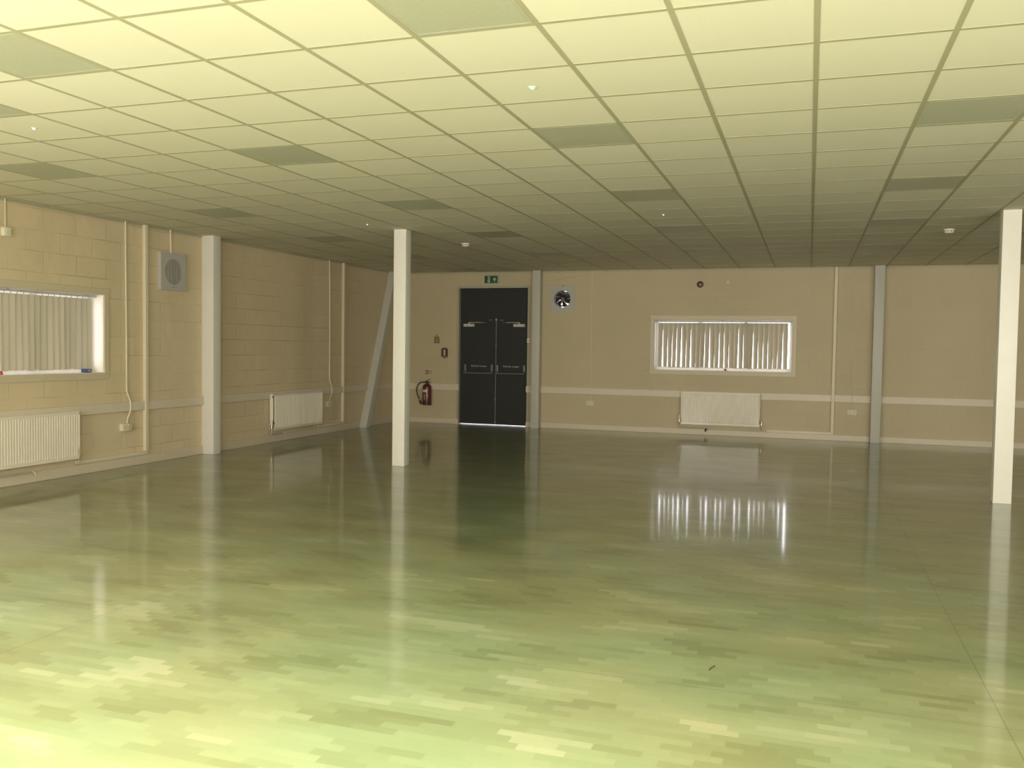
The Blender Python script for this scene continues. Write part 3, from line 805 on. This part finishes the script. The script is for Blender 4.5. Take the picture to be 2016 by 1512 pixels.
# ------------------------------------------------------------------ double exit door
dr = sroot('door_1', (0, BY, 0))
x0, x1, zt = DOOR; fy0, fy1 = -.012, .14
b = MB(); fw = .042
b.box((x0 - .004, fy0, 0), (x0 + fw, fy1, zt), .004); b.box((x1 - fw, fy0, 0), (x1 + .004, fy1, zt), .004); b.box((x0, fy0, zt - .012), (x1, fy1, zt + .03), .004)
b.build('door_frame', MT['frame'], dr)
MB().box((x0 + fw, .075, 2.072), (x1 - fw, .12, zt - .012), .003).build('transom_panel', MT['door'], dr)
MID = -5.772; LZ = .013
leaves = []
for a, b_ in ((x0 + fw + .003, MID - .003), (MID + .003, x1 - fw - .003)):
    leaves.append(MB().box((a, .075, LZ), (b_, .12, 2.08), .003).build('door_leaf', MT['door'], dr))
MB().box((x0 + fw, .03, 0), (x1 - fw, .14, .004), .001).build('threshold', MT['steel'], dr)
def leaf_hardware(leaf, xa, xb, cl, arm0, arm1):
    b = MB(); b.box((cl[0], .03, 1.915), (cl[1], .076, 1.97), .004); b.build('door_closer', MT['closer'], leaf)
    b = MB(); b.cyl(((cl[0] + cl[1]) / 2 - .0, .05, 1.97), ((cl[0] + cl[1]) / 2, .05, 1.995), .016, seg=12)
    b.box((min(arm0, arm1), .035, 1.992), (max(arm0, arm1), .05, 2.004), .002)
    b.build('closer_arm', MT['closer'], leaf)
    b = MB(); e = arm1; s_ = 1 if arm1 > arm0 else -1
    b.box((e - .03, .03, 1.985), (e + .06 * s_, .075, 2.0), .002); b.build('arm_shoe', MT['satin'], leaf)
    for x in (xa, xb):
        b = MB(); b.box((x - .022, .035, 1.035), (x + .022, .076, 1.18), .006, 2)
        b.box((x - .014, .0, 1.0), (x + .014, .05, 1.06), .005, 2, rot=Matrix.Rotation(.35, 3, 'X'))
        b.build('bar_bracket', MT['satin'], leaf, True)
    MB().tube([(xa - .02, .012, 1.012), (xb + .02, .012, 1.012)], .011, 12).build('push_bar', MT['steel'], leaf, True)
    lettering('Push bar to open', .034, (xa + xb) / 2, .0745, 1.135, MT['text'], leaf)
leaf_hardware(leaves[0], -6.40, -5.845, (-6.44, -6.22), -6.33, -6.04)
leaf_hardware(leaves[1], -5.735, -5.185, (-5.41, -5.18), -5.29, -5.56)
b = MB(); b.tube([(MID + .004, .062, LZ + .02), (MID + .004, .062, 2.035)], .007, 8)
for z in (.06, .5, 1.55, 2.02): b.box((MID - .012, .05, z - .015), (MID + .02, .076, z + .015), .003)
b.build('vertical_bolt', MT['satin'], leaves[1], True)
b = MB(); b.lathe([(.003, -.02), (.016, -.018), (.018, 0)], c=(MID + .004, .07, 2.055), axis='Y', seg=14); b.build('top_latch', MT['closer'], dr, True)
for x in (-5.89, -5.65):
    MB().box((x - .035, .06, 2.035), (x + .035, .0765, 2.055), .003).build('strike_plate', MT['satin'], dr)

# ------------------------------------------------------------------ things around the door
t = thing('exit_sign', 'green exit sign with running figure and arrow above the black door', 'exit sign', (-5.85, BY - .016, 2.822), 0)
MB().box((-.15, -.018, -.085), (.15, 0, .085), .008, 2).build('backing_plate', MT['signframe'], t, True)
MB().box((-.132, -.021, -.070), (.132, -.017, .070), .0035, 2).build('green_panel', MT['green'], t, True)
b = MB(); y0, y1 = -.0226, -.0205
def sc(P, ox, oz, k): return [(ox + x * k, oz + z * k) for x, z in P]
b.prism(sc([(-.5, -1), (.5, -1), (.5, 1), (.3, 1), (.3, -.55), (-.1, -.55), (-.1, -.82), (-.5, -.82)], -.052, 0, .058), y0, y1)   # doorway
b.prism(sc([(-.5, .80), (.5, .80), (.5, 1), (-.5, 1)], -.052, 0, .058), y0, y1)
b.prism(sc([(.18 * math.cos(a * PI / 6), .18 * math.sin(a * PI / 6)) for a in range(12)], -.056, .034, .058), y0 - .0004, y1)        # head
b.prism(sc([(-.35, .30), (.20, .42), (.32, .22), (.12, .15), (.10, -.20), (-.15, -.30), (-.15, .10), (-.42, .12)], -.056, 0, .058), y0 - .0004, y1)  # torso and arms
b.prism(sc([(-.15, -.22), (.12, -.15), (.28, -.48), (.22, -.85), (.02, -.85), (.08, -.52), (-.10, -.42), (-.35, -.60), (-.58, -.42), (-.48, -.30), (-.34, -.40)], -.056, 0, .058), y0 - .0004, y1)
b.build('running_figure', MT['signwhite'], t)
b = MB(); b.prism(sc([(-.16, -.75), (.16, -.75), (.16, .02), (.55, -.18), (.62, .05), (0, .72), (-.62, .05), (-.55, -.18), (-.16, .02)], .068, 0, .058), y0, y1)
b.build('arrow', MT['signwhite'], t)

def notice(label, loc, w_, h_): 
    t = thing('notice', label, 'notice', loc, 0, 'small notices left of the door')
    return t
t = notice('small cream notice with brown print and triangle, uppermost left of the door', (-6.99, BY, 1.675), .14, .2)
MB().box((-.072, -.005, -.10), (.072, 0, .10), .002).build('board', MT['signcream'], t)
b = MB(); b.prism([(-.022, .055), (.022, .055), (0, .09)], -.0065, -.0048); b.build('warning_triangle', MT['brown'], t)
b = MB(); b.prism([(-.058, -.092), (.058, -.092), (.058, -.01), (.048, .04), (-.048, .04), (-.058, -.01)], -.0062, -.0048); b.build('printed_block', MT['brown'], t)
b = MB()
for q, wq in enumerate((.03, .038, .034, .04)): b.box((-wq, -.0072, -.075 + q * .026), (wq, -.006, -.068 + q * .026))
b.build('print_lines', MT['signcream'], t)
t = notice('maroon plaque with pale vertical bar beside the left door frame', (-6.82, BY, 1.39), .15, .22)
pl = [(-.07, -.085), (0, -.112), (.07, -.085), (.07, .075), (.05, .098), (0, .108), (-.05, .098), (-.07, .075)]
MB().prism(pl, -.012, 0).build('plaque', MT['maroon'], t)
b = MB(); b.box((-.014, -.0145, -.05), (.014, -.011, .07), .003); b.build('pale_bar', MT['label'], t)
b = MB(); b.prism([(-.062, -.08), (0, -.103), (.062, -.08), (.062, -.066), (0, -.088), (-.062, -.066)], -.0145, -.0115); b.build('pale_rim', MT['signcream'], t)
t = notice('small brown and cream notice directly above the fire extinguisher', (-7.155, BY, 1.005), .15, .09)
MB().box((-.075, -.005, -.045), (.075, 0, .045), .002).build('board', MT['signcream'], t)
MB().box((-.072, -.0063, -.04), (-.002, -.0048, .04)).build('pictogram_panel', MT['brown'], t)
b = MB(); b.box((-.055, -.0072, -.028), (-.038, -.006, .022)); b.box((-.03, -.0072, -.02), (-.012, -.006, -.004)); b.box((-.03, -.0072, .006), (-.014, -.006, .022)); b.build('pictogram', MT['signcream'], t)
b = MB()
for q in range(3): b.box((.012, -.0063, -.022 + q * .02), (.06, -.005, -.014 + q * .02))
b.build('print_lines', MT['brown'], t)

t = thing('door_contact', 'small white alarm contact box on right door frame at head height', 'sensor', (-5.085, BY - .012, 1.655), 0)
MB().box((-.024, -.026, -.042), (.03, 0, .042), .004, 2).build('housing', MT['white'], t, True)
MB().box((-.0245, -.0275, -.004), (.0305, -.02, .004)).build('seam', MT['midgrey'], t)

t = thing('alarm_sounder', 'round dark red fire alarm sounder on back wall above the blind window', 'alarm', (-1.88, BY, 2.69), 0)
MB().lathe([(.05, 0), (.05, -.03), (.046, -.034)], axis='Y').build('base', MT['bellred'], t, True)
MB().lathe([(.056, -.030), (.058, -.045), (.050, -.062), (.032, -.066), (.026, -.058), (.014, -.058)], axis='Y').build('horn', MT['bellred'], t, True)
MB().lathe([(.013, -.056), (.012, -.064), (.004, -.066)], axis='Y', seg=16).build('indicator', MT['label'], t, True)

t = thing('fire_extinguisher', 'red fire extinguisher with black hose hung on back wall left of door', 'fire extinguisher', (-7.145, BY - .105, .36), 0)
MB().lathe([(.070, 0), (.084, .006), (.088, .02), (.088, .345), (.083, .372), (.066, .398), (.042, .416), (.026, .424), (.024, .436)], seg=36).build('cylinder', MT['red'], t, True)
MB().lathe([(.0885, .0), (.0895, .004), (.0895, .022), (.0885, .026)], seg=36).build('foot_ring', MT['black'], t, True)
b = MB(); b.cyl((0, 0, .43), (0, 0, .475), .02, seg=16, bev=.003); b.cyl((-.005, 0, .455), (-.05, -.005, .452), .011, seg=12); b.build('valve', MT['black'], t, True)
b = MB(); b.box((-.02, -.013, .472), (.075, .013, .48), .003, rot=Matrix.Rotation(-.42, 3, 'Y'), about=(-.01, 0, .475)); b.box((-.01, -.011, .45), (.088, .011, .457), .003, rot=Matrix.Rotation(.08, 3, 'Y'), about=(0, 0, .455)); b.build('lever', MT['black'], t)
b = MB(); b.tube(smoothpath([(-.05, -.005, .452), (-.12, -.01, .445), (-.18, -.014, .40), (-.213, -.016, .32), (-.205, -.018, .23), (-.165, -.03, .14), (-.142, -.036, .10)], 8), .0105, 10); b.build('hose', MT['black'], t, True)
b = MB(); b.cyl((-.146, -.036, .108), (-.138, -.038, .088), .013, seg=12); b.build('hose_ferrule', MT['label'], t, True)
b = MB(); b.cyl((-.140, -.037, .095), (-.10, -.05, .02), .014, .022, 14, .003); b.build('nozzle', MT['black'], t, True)
def wrap(r0, a0, a1, z0, z1, n=10):
    def f(u, v): a = a0 + (a1 - a0) * u; return (r0 * math.cos(a), r0 * math.sin(a), z0 + (z1 - z0) * v)
    return MB().grid(f, n, 1, .0006)
wrap(.0888, math.radians(222), math.radians(284), .255, .305).build('pale_label', MT['label'], t)
b = wrap(.0888, math.radians(216), math.radians(248), .075, .235); b.build('instruction_label', MT['maroon'], t)
b = MB()
for z in (.10, .125, .15, .175, .20):
    def f(u, v, z=z): a = math.radians(252 + 16 * u); return (.0892 * math.cos(a), .0892 * math.sin(a), z + .012 * v)
    b.grid(f, 4, 1, .0005)
b.build('print_lines', MT['label'], t)
b = MB(); b.box((-.03, .02, .30), (.03, .105, .36), .004); b.box((-.03, .088, .24), (.03, .105, .44), .003); b.build('wall_bracket', MT['steel'], t)

t = MB(); t.tube([(-.41, 4.20, .003), (-.40, 4.235, .005), (-.39, 4.265, .003)], .0024, 6)
tag(t.build('splinter', MT['splinter'], None, True), 'thin dark splinter lying on the glossy floor in front of the window reflection', 'splinter')
